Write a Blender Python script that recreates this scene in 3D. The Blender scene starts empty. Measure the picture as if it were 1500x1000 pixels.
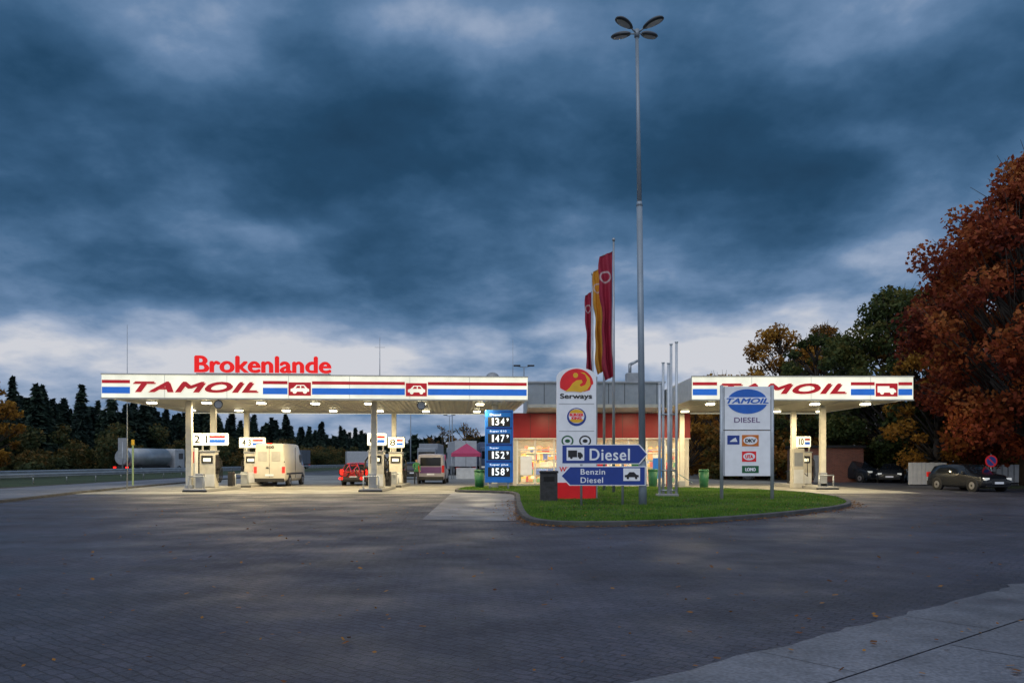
import bpy, bmesh, math, random
import numpy as np
from mathutils import Vector, Matrix
random.seed(7); RNG=np.random.default_rng(7)
S=bpy.context.scene; C=S.collection
S.view_settings.view_transform='Standard'
S.view_settings.look='None'; S.view_settings.exposure=0
R=math.radians

# ---------------------------------------------------------------- materials
def M(name,col,rough=.5,metal=0.,emit=None,es=0.,var=.12,scale=3.,bump=0.,bscale=25.):
    m=bpy.data.materials.new(name); m.use_nodes=True; nt=m.node_tree; b=nt.nodes['Principled BSDF']
    b.inputs['Roughness'].default_value=rough; b.inputs['Metallic'].default_value=metal
    tc=nt.nodes.new('ShaderNodeTexCoord'); n=nt.nodes.new('ShaderNodeTexNoise')
    n.inputs['Scale'].default_value=scale; n.inputs['Detail'].default_value=5
    nt.links.new(tc.outputs['Object'],n.inputs['Vector'])
    mr=nt.nodes.new('ShaderNodeMapRange'); mr.inputs[1].default_value=.3; mr.inputs[2].default_value=.7
    mr.inputs[3].default_value=1-var; mr.inputs[4].default_value=1+var*.5
    nt.links.new(n.outputs['Fac'],mr.inputs[0])
    mx=nt.nodes.new('ShaderNodeVectorMath'); mx.operation='SCALE'; mx.inputs[0].default_value=col[:3]
    nt.links.new(mr.outputs[0],mx.inputs['Scale']); nt.links.new(mx.outputs[0],b.inputs['Base Color'])
    if emit:
        b.inputs['Emission Strength'].default_value=es
        mx2=nt.nodes.new('ShaderNodeVectorMath'); mx2.operation='SCALE'; mx2.inputs[0].default_value=emit[:3]
        nt.links.new(mr.outputs[0],mx2.inputs['Scale']); nt.links.new(mx2.outputs[0],b.inputs['Emission Color'])
    if bump:
        n2=nt.nodes.new('ShaderNodeTexNoise'); n2.inputs['Scale'].default_value=bscale; n2.inputs['Detail'].default_value=6
        nt.links.new(tc.outputs['Object'],n2.inputs['Vector'])
        bp=nt.nodes.new('ShaderNodeBump'); bp.inputs['Strength'].default_value=bump; bp.inputs['Distance'].default_value=.02
        nt.links.new(n2.outputs['Fac'],bp.inputs['Height']); nt.links.new(bp.outputs[0],b.inputs['Normal'])
    return m

def foliage(name,cols,noise=.35):
    m=bpy.data.materials.new(name); m.use_nodes=True; nt=m.node_tree; b=nt.nodes['Principled BSDF']
    b.inputs['Roughness'].default_value=.7; b.inputs['Specular IOR Level'].default_value=.2
    a=nt.nodes.new('ShaderNodeAttribute'); a.attribute_name='tint'
    tc=nt.nodes.new('ShaderNodeTexCoord'); n=nt.nodes.new('ShaderNodeTexNoise'); n.inputs['Scale'].default_value=noise; n.inputs['Detail'].default_value=3
    nt.links.new(tc.outputs['Object'],n.inputs['Vector'])
    ad=nt.nodes.new('ShaderNodeMath'); ad.operation='ADD'
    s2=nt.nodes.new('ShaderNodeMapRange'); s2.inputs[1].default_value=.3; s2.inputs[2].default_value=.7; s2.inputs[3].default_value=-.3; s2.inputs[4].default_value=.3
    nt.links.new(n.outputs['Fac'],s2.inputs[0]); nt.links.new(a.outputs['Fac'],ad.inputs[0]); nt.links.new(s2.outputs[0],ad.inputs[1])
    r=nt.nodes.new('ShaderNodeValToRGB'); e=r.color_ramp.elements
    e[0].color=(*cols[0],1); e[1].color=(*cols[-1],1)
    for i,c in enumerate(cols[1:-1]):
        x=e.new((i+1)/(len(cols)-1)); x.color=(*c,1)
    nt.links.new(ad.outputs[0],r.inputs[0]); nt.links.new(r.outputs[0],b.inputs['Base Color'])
    tr=nt.nodes.new('ShaderNodeBsdfTranslucent'); nt.links.new(r.outputs[0],tr.inputs[0])
    ms=nt.nodes.new('ShaderNodeMixShader'); ms.inputs[0].default_value=.3
    nt.links.new(b.outputs[0],ms.inputs[1]); nt.links.new(tr.outputs[0],ms.inputs[2])
    nt.links.new(ms.outputs[0],nt.nodes['Material Output'].inputs[0])
    return m

white=M('white_paint',(.72,.73,.72),.4,var=.12)
cream=M('cream_metal',(.62,.59,.5),.45,var=.15)
greym=M('grey_metal',(.33,.35,.37),.45,.3,var=.15)
galv=M('galvanised_steel',(.42,.45,.48),.4,.5,var=.2,scale=1.2)
dark=M('dark_plastic',(.02,.021,.024),.45)
black=M('rubber',(.012,.012,.012),.8)
jointm=M('joint_sealant',(.05,.05,.055),.8,var=.4,scale=6)
glass=M('car_glass',(.012,.015,.02),.06,var=.02)
red=M('red_paint',(.5,.015,.02),.4)
redsign=M('red_sign_lit',(.5,.01,.015),.4,emit=(.75,.012,.018),es=.22)
redletters=M('red_letters_lit',(.4,.006,.006),.6,emit=(.75,.008,.006),es=.85,var=.05)
fwhite=M('fascia_white_lit',(.8,.8,.72),.35,emit=(1,.97,.72),es=.72,var=.25,scale=.7)
fred=M('fascia_red_lit',(.4,.01,.02),.5,emit=(.5,.008,.015),es=.5,var=.1)
fblue=M('fascia_blue_lit',(.01,.09,.4),.35,emit=(.015,.14,.55),es=.7,var=.1)
bluesign=M('blue_sign',(.012,.04,.22),.35,emit=(.012,.045,.3),es=.15,var=.1)
bluelit=M('blue_panel_lit',(.01,.1,.36),.35,emit=(.01,.16,.55),es=.4)
wsign=M('sign_white',(.72,.74,.77),.4,emit=(.8,.86,1),es=.12,var=.08)
digit=M('digit_white_lit',(.8,.8,.8),.4,emit=(.85,.95,1),es=1.1,var=.02)
yellow=M('yellow_paint',(.75,.42,.02),.4,emit=(.8,.45,.02),es=.1)
orange=M('orange_paint',(.75,.2,.02),.4)
green=M('green_paint',(.015,.13,.05),.45)
chrome=M('rim_metal',(.5,.5,.52),.3,.9)
taillit=M('tail_light_lit',(.5,.005,.005),.3,emit=(1,.012,.006),es=3.5,var=0)
tail=M('tail_light',(.3,.01,.01),.2,emit=(1,.02,.01),es=.25)
head=M('head_light',(.6,.62,.65),.1,emit=(1,1,.9),es=.3)
purple=M('lettering_purple',(.13,.05,.2),.5)
lampglow=M('lamp_glow',(.9,.9,.85),.4,emit=(1,.9,.6),es=14,var=0)
signglow=M('pump_sign_lit',(.9,.88,.75),.4,emit=(1,.9,.58),es=1.2,var=.05)
conc=M('concrete_light',(.34,.34,.33),.75,var=.2,scale=.6,bump=.4)
kerbm=M('kerb_stone',(.085,.085,.085),.8,var=.45,scale=2.5,bump=.6,bscale=12)
bark=M('bark',(.05,.04,.032),.9,var=.3,bump=.8)

# ---------------------------------------------------------------- geometry helpers
def E(name,loc=(0,0,0),rz=0):
    o=bpy.data.objects.new(name,None); o.location=loc; o.rotation_euler=(0,0,rz); o.empty_display_size=.3; C.objects.link(o); return o
def obj(name,me,mats=None,parent=None,smooth=False):
    o=bpy.data.objects.new(name,me); C.objects.link(o)
    if mats is not None:
        for m in (mats if isinstance(mats,(list,tuple)) else [mats]): me.materials.append(m)
    if parent: o.parent=parent
    if smooth: me.polygons.foreach_set('use_smooth',[True]*len(me.polygons))
    return o
def box(name,x0,x1,y0,y1,z0,z1,mat,parent=None,bev=0.):
    bm=bmesh.new(); bmesh.ops.create_cube(bm,size=1)
    for v in bm.verts: v.co=Vector(((x0+x1)/2+v.co.x*(x1-x0),(y0+y1)/2+v.co.y*(y1-y0),(z0+z1)/2+v.co.z*(z1-z0)))
    if bev: bmesh.ops.bevel(bm,geom=bm.edges[:],offset=bev,segments=2,affect='EDGES',profile=.6)
    me=bpy.data.meshes.new(name); bm.to_mesh(me); bm.free(); return obj(name,me,mat,parent)
def tubes_mesh(name,segs,n=10):
    V=[];F=[]
    for p0,p1,r0,r1 in segs:
        p0=Vector(p0);p1=Vector(p1);d=(p1-p0).normalized()
        u=d.cross(Vector((0,0,1)));
        if u.length<1e-3: u=d.cross(Vector((1,0,0)))
        u.normalize(); w=d.cross(u); b=len(V)
        for p,r in ((p0,r0),(p1,r1)):
            for i in range(n):
                a=2*math.pi*i/n; V.append(p+u*math.cos(a)*r+w*math.sin(a)*r)
        for i in range(n):
            j=(i+1)%n; F.append((b+i,b+j,b+n+j,b+n+i))
        F.append(tuple(b+i for i in range(n))[::-1]); F.append(tuple(b+n+i for i in range(n)))
    me=bpy.data.meshes.new(name); me.from_pydata([tuple(v) for v in V],[],F); 
    for p in me.polygons:
        p.use_smooth=len(p.vertices)==4
    return me
def tube(name,segs,mat,parent=None,n=10):
    return obj(name,tubes_mesh(name,segs,n),mat,parent)
def prism(name,pts,y0,y1,mat,parent=None):
    """flat shape in the XZ plane, front at y0, back y1"""
    n=len(pts); V=[(x,y0,z) for x,z in pts]+[(x,y1,z) for x,z in pts]
    F=[tuple(range(n)),tuple(range(2*n-1,n-1,-1))]+[(i,i+n,(i+1)%n+n,(i+1)%n) for i in range(n)]
    me=bpy.data.meshes.new(name); me.from_pydata(V,[],F)
    bm=bmesh.new(); bm.from_mesh(me); bmesh.ops.recalc_face_normals(bm,faces=bm.faces[:]); bm.to_mesh(me); bm.free()
    return obj(name,me,mat,parent)
def ell(cx,cz,rx,rz,n=28,a0=0,a1=2*math.pi):
    m=n if a1-a0>=6.28 else n+1
    return [(cx+rx*math.cos(a0+(a1-a0)*i/n),cz+rz*math.sin(a0+(a1-a0)*i/n)) for i in range(m)]
def rect(x0,x1,z0,z1): return [(x0,z0),(x1,z0),(x1,z1),(x0,z1)]
def text(s,x0,x1,z0,z1,y,mat,parent=None,depth=.02,bold=.0,shear=0.,name='lettering',rot=0,space=1.):
    """bold = stroke thickening in metres (built from shifted copies of the outline)"""
    cu=bpy.data.curves.new('t','FONT'); cu.body=s; cu.size=1; cu.shear=shear; cu.extrude=.02; cu.resolution_u=4; cu.space_character=space
    o=bpy.data.objects.new('t',cu); C.objects.link(o)
    dg=bpy.context.evaluated_depsgraph_get(); me=bpy.data.meshes.new_from_object(o.evaluated_get(dg))
    bpy.data.objects.remove(o)
    n=len(me.vertices); co=np.zeros(n*3); me.vertices.foreach_get('co',co); co=co.reshape(-1,3)
    if rot: co=np.stack([-co[:,1],co[:,0],co[:,2]],1)
    mn=co.min(0);mx=co.max(0); q=(co-mn)/(mx-mn)
    W=(x1-x0)-bold; H=(z1-z0)-bold*.5
    out=np.stack([x0+q[:,0]*W, y-q[:,2]*depth, z0+q[:,1]*H],1)
    faces=[tuple(p.vertices) for p in me.polygons]
    sh=[(0,0)] if not bold else [(0,0),(bold,0),(bold*.5,bold*.5),(bold*.5,0)] 
    V=[];F=[]
    for k,(a,b) in enumerate(sh):
        o2=out.copy(); o2[:,0]+=a; o2[:,2]+=b; o2[:,1]-=k*.0015; base=len(V); V+=[tuple(v) for v in o2]; F+=[tuple(i+base for i in f) for f in faces]
    m2=bpy.data.meshes.new(name); m2.from_pydata(V,[],F)
    return obj(name,m2,mat,parent)
def sheet(name,pts,z,mat,parent=None):
    me=bpy.data.meshes.new(name); me.from_pydata([(x,y,z) for x,y in pts],[],[tuple(range(len(pts)))])
    if me.polygons[0].normal.z<0: me.flip_normals()
    return obj(name,me,mat,parent)
def quads(name,P,U,W,tint,mat,parent=None):
    n=len(P); V=np.stack([P-U-W*.6,P+U*.3-W,P+U+W*.5,P-U*.2+W],1).reshape(-1,3)
    me=bpy.data.meshes.new(name); me.vertices.add(4*n); me.vertices.foreach_set('co',V.ravel())
    me.loops.add(4*n); me.loops.foreach_set('vertex_index',np.arange(4*n,dtype=np.int32))
    me.polygons.add(n); me.polygons.foreach_set('loop_start',np.arange(0,4*n,4,dtype=np.int32))
    me.update(calc_edges=True)
    a=me.attributes.new('tint','FLOAT','FACE'); a.data.foreach_set('value',tint.astype(np.float32))
    return obj(name,me,mat,parent)
def rvec(n):
    v=RNG.normal(size=(n,3)); return v/np.linalg.norm(v,axis=1)[:,None]
def leafcloud(cent,rad,per,size,flat=.75):
    P=[];T=[]
    for c,r in zip(cent,rad):
        n=int(per*(r**2)); d=rvec(n); rr=r*RNG.random(n)**.45
        p=np.array(c)+d*rr[:,None]*np.array([1,1,flat]); P.append(p)
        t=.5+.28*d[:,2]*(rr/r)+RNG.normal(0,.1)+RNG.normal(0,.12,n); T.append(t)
    P=np.concatenate(P);T=np.concatenate(T); n=len(P)
    u=rvec(n); w=np.cross(u,rvec(n)); w/=np.linalg.norm(w,axis=1)[:,None]+1e-6
    s=size*(.6+.8*RNG.random(n))[:,None]
    return P,u*s,w*s*.7,np.clip(T,0,1)

# ---------------------------------------------------------------- world
w=bpy.data.worlds.new("World"); S.world=w; w.use_nodes=True; nt=w.node_tree; nt.nodes.clear()
N=nt.nodes.new; Lk=nt.links.new
def mth(op,a,b=None,c=None,clamp=False):
    n=N('ShaderNodeMath'); n.operation=op; n.use_clamp=clamp
    for i,v in enumerate((a,b,c)):
        if v is None: continue
        if isinstance(v,(int,float)): n.inputs[i].default_value=v
        else: Lk(v,n.inputs[i])
    return n.outputs[0]
tc=N('ShaderNodeTexCoord'); sp=N('ShaderNodeSeparateXYZ'); Lk(tc.outputs['Generated'],sp.inputs[0])
X,Y,Z=sp.outputs
az=mth('MULTIPLY',mth('ARCTAN2',X,Y),57.2958); el=mth('MULTIPLY',mth('ARCSINE',Z),57.2958)
zz=mth('ADD',mth('MAXIMUM',Z,0.),.30)
cb=N('ShaderNodeCombineXYZ'); Lk(mth('DIVIDE',X,zz),cb.inputs[0]); Lk(mth('DIVIDE',Y,zz),cb.inputs[1])
def noise(vec,scale,detail,rough,dist=0,off=(0,0,0)):
    mp=N('ShaderNodeMapping'); mp.inputs['Location'].default_value=off; Lk(vec,mp.inputs[0])
    n=N('ShaderNodeTexNoise'); n.inputs['Scale'].default_value=scale; n.inputs['Detail'].default_value=detail
    n.inputs['Roughness'].default_value=rough; n.inputs['Distortion'].default_value=dist; Lk(mp.outputs[0],n.inputs[0]); return n.outputs['Fac']
n1=noise(cb.outputs[0],2.3,9,.5,.15,(3.1,5.7,0)); n2=noise(cb.outputs[0],6.5,8,.58,.1,(7.7,2.2,4))
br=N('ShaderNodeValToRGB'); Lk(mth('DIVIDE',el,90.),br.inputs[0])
pts=[(0,.86),(.07,.84),(.1,.72),(.125,.57),(.17,.50),(.23,.44),(.32,.50),(.42,.66),(.6,.86),(1,.95)]  # upper stops: overhead sky, out of view, brightened to light the ground
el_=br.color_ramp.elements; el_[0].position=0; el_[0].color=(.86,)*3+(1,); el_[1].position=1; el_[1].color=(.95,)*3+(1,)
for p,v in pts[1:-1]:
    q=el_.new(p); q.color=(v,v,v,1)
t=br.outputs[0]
t=mth('ADD',t,mth('MULTIPLY',mth('SUBTRACT',n1,.5),1.2)); t=mth('ADD',t,mth('MULTIPLY',mth('SUBTRACT',n2,.5),.42))
for a,e,ra,re,am in [(-6,21,17,5,-.24),(12,21.5,15,4,-.2),(-30.6,22.6,6,2.5,-.2),(-15.3,27.3,5,2.6,-.22),(-24,26.8,7,2.6,.2),
    (-5.4,28.8,10,2.0,.3),(27,26,8,2.4,.16),(-16.7,15.2,3,1.,.24),(-26,19,6,2.4,.1),(23.2,20.5,3,1.1,.24),(24.8,13.3,7,1.3,.24),
    (-20.2,8,11,1.7,.24),(14.4,8.3,12,2.3,.26),(-27,12.3,12,2.5,-.14),(-4,10.5,9,1.5,-.12)]:
    dx=mth('DIVIDE',mth('SUBTRACT',az,a),ra); dy=mth('DIVIDE',mth('SUBTRACT',el,e),re)
    g=mth('POWER',2.718,mth('MULTIPLY',mth('ADD',mth('MULTIPLY',dx,dx),mth('MULTIPLY',dy,dy)),-1.))
    t=mth('ADD',t,mth('MULTIPLY',g,am))
# added brightening of the unseen sky behind the viewer, to light the ground
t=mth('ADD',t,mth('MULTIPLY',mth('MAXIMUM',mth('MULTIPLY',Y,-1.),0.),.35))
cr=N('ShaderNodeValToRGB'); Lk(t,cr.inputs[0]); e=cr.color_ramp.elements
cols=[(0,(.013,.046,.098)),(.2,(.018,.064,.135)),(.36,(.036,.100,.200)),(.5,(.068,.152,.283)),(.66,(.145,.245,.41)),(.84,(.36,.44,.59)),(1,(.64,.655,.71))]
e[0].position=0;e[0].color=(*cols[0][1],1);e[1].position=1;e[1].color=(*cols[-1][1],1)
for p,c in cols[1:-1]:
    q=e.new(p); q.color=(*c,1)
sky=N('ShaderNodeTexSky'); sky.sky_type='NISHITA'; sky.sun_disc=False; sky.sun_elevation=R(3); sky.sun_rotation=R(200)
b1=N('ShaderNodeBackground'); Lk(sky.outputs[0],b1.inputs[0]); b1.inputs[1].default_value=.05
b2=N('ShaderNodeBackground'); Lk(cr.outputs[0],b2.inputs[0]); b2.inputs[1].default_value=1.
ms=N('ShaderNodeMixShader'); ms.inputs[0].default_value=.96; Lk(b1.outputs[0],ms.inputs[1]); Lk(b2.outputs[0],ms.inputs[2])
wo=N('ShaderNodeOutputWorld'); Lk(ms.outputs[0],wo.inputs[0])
sl=bpy.data.lights.new('sun','SUN'); sl.energy=.7; sl.angle=R(50); sl.color=(.88,.93,1)
so=bpy.data.objects.new('sun',sl); C.objects.link(so); so.rotation_euler=(R(48),0,R(-20))

# ---------------------------------------------------------------- camera
cd=bpy.data.cameras.new('camera'); cd.lens=28; cd.sensor_width=36; cd.shift_y=.1167; cd.clip_end=5000
co=bpy.data.objects.new('camera',cd); C.objects.link(co); co.location=(0,0,1.6); co.rotation_euler=(R(90),0,0); S.camera=co

# ---------------------------------------------------------------- ground
def ground_mat(name,kind):
    m=bpy.data.materials.new(name); m.use_nodes=True; nt=m.node_tree; b=nt.nodes['Principled BSDF']; N=nt.nodes.new; L=nt.links.new
    tc=N('ShaderNodeTexCoord')
    def nz(s,d=5,r=.55):
        n=N('ShaderNodeTexNoise'); n.inputs['Scale'].default_value=s; n.inputs['Detail'].default_value=d; n.inputs['Roughness'].default_value=r; L(tc.outputs['Object'],n.inputs[0]); return n.outputs['Fac']
    def mr(i,a,b_,c,d):
        n=N('ShaderNodeMapRange'); n.inputs[1].default_value=a;n.inputs[2].default_value=b_;n.inputs[3].default_value=c;n.inputs[4].default_value=d; L(i,n.inputs[0]); return n.outputs[0]
    def mul(a,bb):
        n=N('ShaderNodeMath'); n.operation='MULTIPLY'; L(a,n.inputs[0]); L(bb,n.inputs[1]); return n.outputs[0]
    big=mr(nz(.18,6,.6),.35,.65,.7,1.28); mid=mr(nz(1.3,6,.65),.3,.7,.72,1.28); fine=mr(nz(30,3),.3,.7,.65,1.35)
    f=mul(mul(big,mid),fine)
    bp=N('ShaderNodeBump')
    if kind=='paver':
        # faint polished wheel tracks sweeping across the yard
        wv=N('ShaderNodeTexWave'); wv.wave_type='RINGS'; wv.rings_direction='Z'; wv.inputs['Scale'].default_value=.11; wv.inputs['Distortion'].default_value=1.5; wv.inputs['Detail'].default_value=3
        mw=N('ShaderNodeMapping'); mw.inputs['Location'].default_value=(14,-48,0); L(tc.outputs['Object'],mw.inputs[0]); L(mw.outputs[0],wv.inputs[0])
        f=mul(f,mr(wv.outputs['Fac'],.0,.35,.82,1.03))
        br=N('ShaderNodeTexBrick'); br.offset=.5; mp=N('ShaderNodeMapping'); mp.inputs['Rotation'].default_value=(0,0,R(38)); L(tc.outputs['Object'],mp.inputs[0])
        ds=N('ShaderNodeTexNoise'); ds.inputs['Scale'].default_value=3.; ds.inputs['Detail'].default_value=3; L(tc.outputs['Object'],ds.inputs[0])
        va=N('ShaderNodeVectorMath'); va.operation='MULTIPLY_ADD'; va.inputs[1].default_value=(.14,.14,0); L(ds.outputs['Color'],va.inputs[0]); L(mp.outputs[0],va.inputs[2])
        L(va.outputs[0],br.inputs['Vector'])
        br.inputs['Scale'].default_value=1; br.inputs['Brick Width'].default_value=.2; br.inputs['Row Height'].default_value=.11; br.inputs['Mortar Size'].default_value=.01; br.inputs['Mortar Smooth'].default_value=.4
        br.inputs['Color1'].default_value=(1.2,1.15,1.15,1); br.inputs['Color2'].default_value=(.78,.82,.86,1); br.inputs['Mortar'].default_value=(.4,.4,.43,1)
        sc=N('ShaderNodeVectorMath'); sc.operation='SCALE'; L(br.outputs['Color'],sc.inputs[0]); L(f,sc.inputs['Scale'])
        m2=N('ShaderNodeVectorMath'); m2.operation='MULTIPLY'; m2.inputs[1].default_value=(.050,.052,.074); L(sc.outputs[0],m2.inputs[0]); L(m2.outputs[0],b.inputs['Base Color'])
        ad=N('ShaderNodeMath'); ad.operation='MULTIPLY_ADD'; L(br.outputs['Fac'],ad.inputs[0]); ad.inputs[1].default_value=-.8; L(fine,ad.inputs[2]); L(ad.outputs[0],bp.inputs['Height'])
        bp.inputs['Strength'].default_value=.8; bp.inputs['Distance'].default_value=.014
        L(mr(nz(.5,6),.35,.65,.42,.75),b.inputs['Roughness'])
    else:
        base={'conc':(.25,.245,.22),'asph':(.05,.052,.06),'grass':(.03,.05,.015),'slab':(.14,.147,.172),'soil':(.03,.035,.02)}[kind]
        sc=N('ShaderNodeVectorMath'); sc.operation='SCALE'; sc.inputs[0].default_value=base; L(f,sc.inputs['Scale']); L(sc.outputs[0],b.inputs['Base Color'])
        L(fine,bp.inputs['Height']); bp.inputs['Strength'].default_value=.4; bp.inputs['Distance'].default_value=.01
        L(mr(nz(.6,6),.35,.65,.4,.75) if kind!='grass' else mr(nz(.6,6),0,1,.9,.95),b.inputs['Roughness'])
    L(bp.outputs[0],b.inputs['Normal']); return m
g_pav=ground_mat('block_paving','paver'); g_con=ground_mat('forecourt_concrete','conc'); g_as=ground_mat('asphalt','asph')
g_gr=ground_mat('turf','grass'); g_sl=ground_mat('concrete_slab','slab'); g_so=ground_mat('earth','soil')
sheet('ground',[(-2000,-600),(2000,-600),(2000,3000),(-2000,3000)],-.03,g_so)
sheet('paved_yard',[(-26,-30),(60,-30),(60,47),(-26,47)],0,g_pav)
sheet('forecourt',[(-23.5,38.5),(20.4,39.5),(26,90),(-27,90)],.004,g_con)
sheet('parking_asphalt',[(20.5,42.5),(60,42.5),(60,66),(20.5,66)],.008,g_as)
sheet('truck_parking',[(-27,90),(60,90),(60,260),(-34,260)],-.01,g_as)
sheet('footpath',[(-2.45,21.7),(.1,21.2),(.1,38.5),(-3.0,39.6)],.012,g_sl)
sheet('highway',[(-74,-40),(-49,-40),(-45,600),(-70,600)],.0,g_as)
hl=E('highway_marking')
for i in range(40):
    y=-20+i*14; o=(y+40)*.00625; sheet('dash_%d'%i,[(-62+o,y),(-61.8+o,y),(-61.8+o,y+6),(-62+o,y+6)],.005,white,hl)
sheet('edge_line',[(-51,-40),(-50.75,-40),(-46.75,600),(-47,600)],.005,white,hl)
def kerbed(name,pts,h=.12,wid=.16,top=None):
    p=E(name); n=len(pts); c=np.array(pts,float)
    area=sum(c[i,0]*c[(i+1)%n,1]-c[(i+1)%n,0]*c[i,1] for i in range(n))
    sgn=1 if area>0 else -1; inn=[]
    for i in range(n):
        a=c[i]-c[i-1]; b=c[(i+1)%n]-c[i]; a/=np.linalg.norm(a); b/=np.linalg.norm(b)
        t_=(a+b); t_/=np.linalg.norm(t_); nn=np.array([-t_[1],t_[0]])*sgn; inn.append(c[i]+nn*wid)
    V=[(x,y,-.02) for x,y in c]+[(x+.0,y,h-.02) for x,y in c]+[(c[i][0]*.88+inn[i][0]*.12,c[i][1]*.88+inn[i][1]*.12,h) for i in range(n)]+[(x,y,h) for x,y in inn]+[(x,y,h-.06) for x,y in inn]
    F=[]
    for k in range(4):
        for i in range(n):
            j=(i+1)%n; F.append((k*n+i,k*n+j,(k+1)*n+j,(k+1)*n+i))
    me=bpy.data.meshes.new('kerb'); me.from_pydata(V,[],F)
    bm=bmesh.new(); bm.from_mesh(me); bmesh.ops.recalc_face_normals(bm,faces=bm.faces[:]); bm.to_mesh(me); bm.free()
    obj('kerb',me,kerbm,p)
    sheet('surface',[tuple(q) for q in inn],h-.03,top or g_gr,p); return p,inn
kerbed('pavement_verge',[(-17.6,22),(-19.5,30),(-21.5,40),(-23,52),(-27,90),(-31,90),(-29,50),(-27,22)],.11,.18,g_sl)
sheet('grass_verge',[(-30.5,-10),(-27.2,-10),(-29.2,50),(-31.2,90),(-36,300),(-44,300),(-48,-10)],.01,g_gr)

def smoothpts(P,it=2):
    P=[np.array(p,float) for p in P]
    for _ in range(it):
        Q=[]
        for i in range(len(P)):
            a=P[i]; b=P[(i+1)%len(P)]; Q+= [a*.75+b*.25,a*.25+b*.75]
        P=Q
    return [tuple(p) for p in P]
isl=smoothpts([(.15,31),(.2,24),(.35,20.6),(1.2,19.3),(3.6,19.7),(6.2,21.4),(8.85,24),(11.6,27.2),(13.2,31),(14.2,36),(14,40.5),(11,45),(4,48),(-2.6,47.6),(-3.1,43),(-2.9,40.6),(-.3,39.6),(.2,37)])
ip,inn=kerbed('grass_island',isl,.13,.17)
poly=np.array(inn)
def inside(P):
    x,y=P[:,0],P[:,1]; c=np.zeros(len(P),bool); n=len(poly); j=n-1
    for i in range(n):
        xi,yi=poly[i]; xj,yj=poly[j]
        k=((yi>y)!=(yj>y)) & (x<(xj-xi)*(y-yi)/(yj-yi+1e-9)+xi); c^=k; j=i
    return c
nb=150000; P=np.stack([RNG.uniform(-3,14.3,nb),19.3+RNG.random(nb)**1.4*28.5],1); P=P[inside(P)]; n=len(P)
h=RNG.uniform(.03,.085,n)*(1+.6*np.sin(P[:,0]*1.7+np.sin(P[:,1]*1.3)*2)*.5); a=RNG.uniform(0,6.28,n); lx=RNG.normal(0,.025,n); ly=RNG.normal(0,.025,n)
V=np.zeros((n,3,3)); wd=.012
V[:,0,0]=P[:,0]-np.cos(a)*wd; V[:,0,1]=P[:,1]-np.sin(a)*wd; V[:,1,0]=P[:,0]+np.cos(a)*wd; V[:,1,1]=P[:,1]+np.sin(a)*wd
V[:,:2,2]=.095; V[:,2,0]=P[:,0]+lx; V[:,2,1]=P[:,1]+ly; V[:,2,2]=.1+h
me=bpy.data.meshes.new('blades'); me.vertices.add(3*n); me.vertices.foreach_set('co',V.ravel()); me.loops.add(3*n); me.loops.foreach_set('vertex_index',np.arange(3*n,dtype=np.int32))
me.polygons.add(n); me.polygons.foreach_set('loop_start',np.arange(0,3*n,3,dtype=np.int32)); me.update(calc_edges=True)
at=me.attributes.new('tint','FLOAT','FACE'); at.data.foreach_set('value',RNG.uniform(.2,.9,n).astype(np.float32))
obj('blades',me,foliage('grass_blades',[(.03,.08,.01),(.08,.19,.02),(.15,.28,.035),(.22,.3,.06)],.5),ip)

a=np.array([.88,5.74]); d=np.array([5.8,4.66]); d/=np.linalg.norm(d); q=np.array([d[1],-d[0]])
lane=E('concrete_lane')
def stripe(name,o0,o1,t0,t1,z,m): 
    pts=[a+d*t0+q*o0,a+d*t1+q*o0,a+d*t1+q*o1,a+d*t0+q*o1]; sheet(name,[tuple(p) for p in pts],z,m,lane)
edge=[a+d*tt+q*(RNG.normal(0,.03)) for tt in np.arange(-8,60,.22)]
sheet('gutter',[tuple(p) for p in edge]+[tuple(a+d*60+q*.88),tuple(a-d*8+q*.88)],.008,g_sl,lane)
stripe('slab',.9,14,-8,60,.008,ground_mat('concrete_lane','slab'))
for i,tt in enumerate(np.arange(-7,55,5.)): stripe('joint_%d'%i,.92,14,tt,tt+.012,.012,jointm)
for i,tt in enumerate(np.arange(-6,55,2.5)): stripe('gutter_joint_%d'%i,.03,.87,tt,tt+.008,.012,jointm)

def leaves(P,z):
    n=len(P); P3=np.column_stack([P,z]); u=rvec(n); u[:,2]*=.25; w=np.cross(u,np.tile([0,0,1.],(n,1))); w[:,2]+=RNG.normal(0,.2,n)
    s=RNG.uniform(.015,.04,n)[:,None]; return P3,u*s,w*s,RNG.random(n)
P=np.stack([RNG.uniform(-14,16,1500),4.5+RNG.random(1500)**1.2*24],1)
P=P[~inside(P)]; z=np.full(len(P),.03)
k=RNG.integers(0,len(isl),4000); c=np.array(isl); tt=RNG.random(4000)[:,None]; Q=c[k]*(1-tt)+c[(k+1)%len(c)]*tt; Q=Q[(Q[:,1]<32)]
cen=np.array([5,28.]); dr=(Q-cen)/np.linalg.norm(Q-cen,axis=1)[:,None]; Q=Q+dr*(np.abs(RNG.normal(0,.3,len(Q)))+.03)[:,None]
G=np.stack([RNG.uniform(.5,13,900),RNG.uniform(19.5,34,900)],1); G=G[inside(G)]
P=np.concatenate([P,Q,G]); z=np.concatenate([z,np.full(len(Q),.03),np.full(len(G),.17)])
quads('fallen_leaves',*leaves(P,z),foliage('leaf_litter',[(.12,.05,.02),(.3,.12,.03),(.45,.22,.05),(.2,.08,.03)],2))

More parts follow.
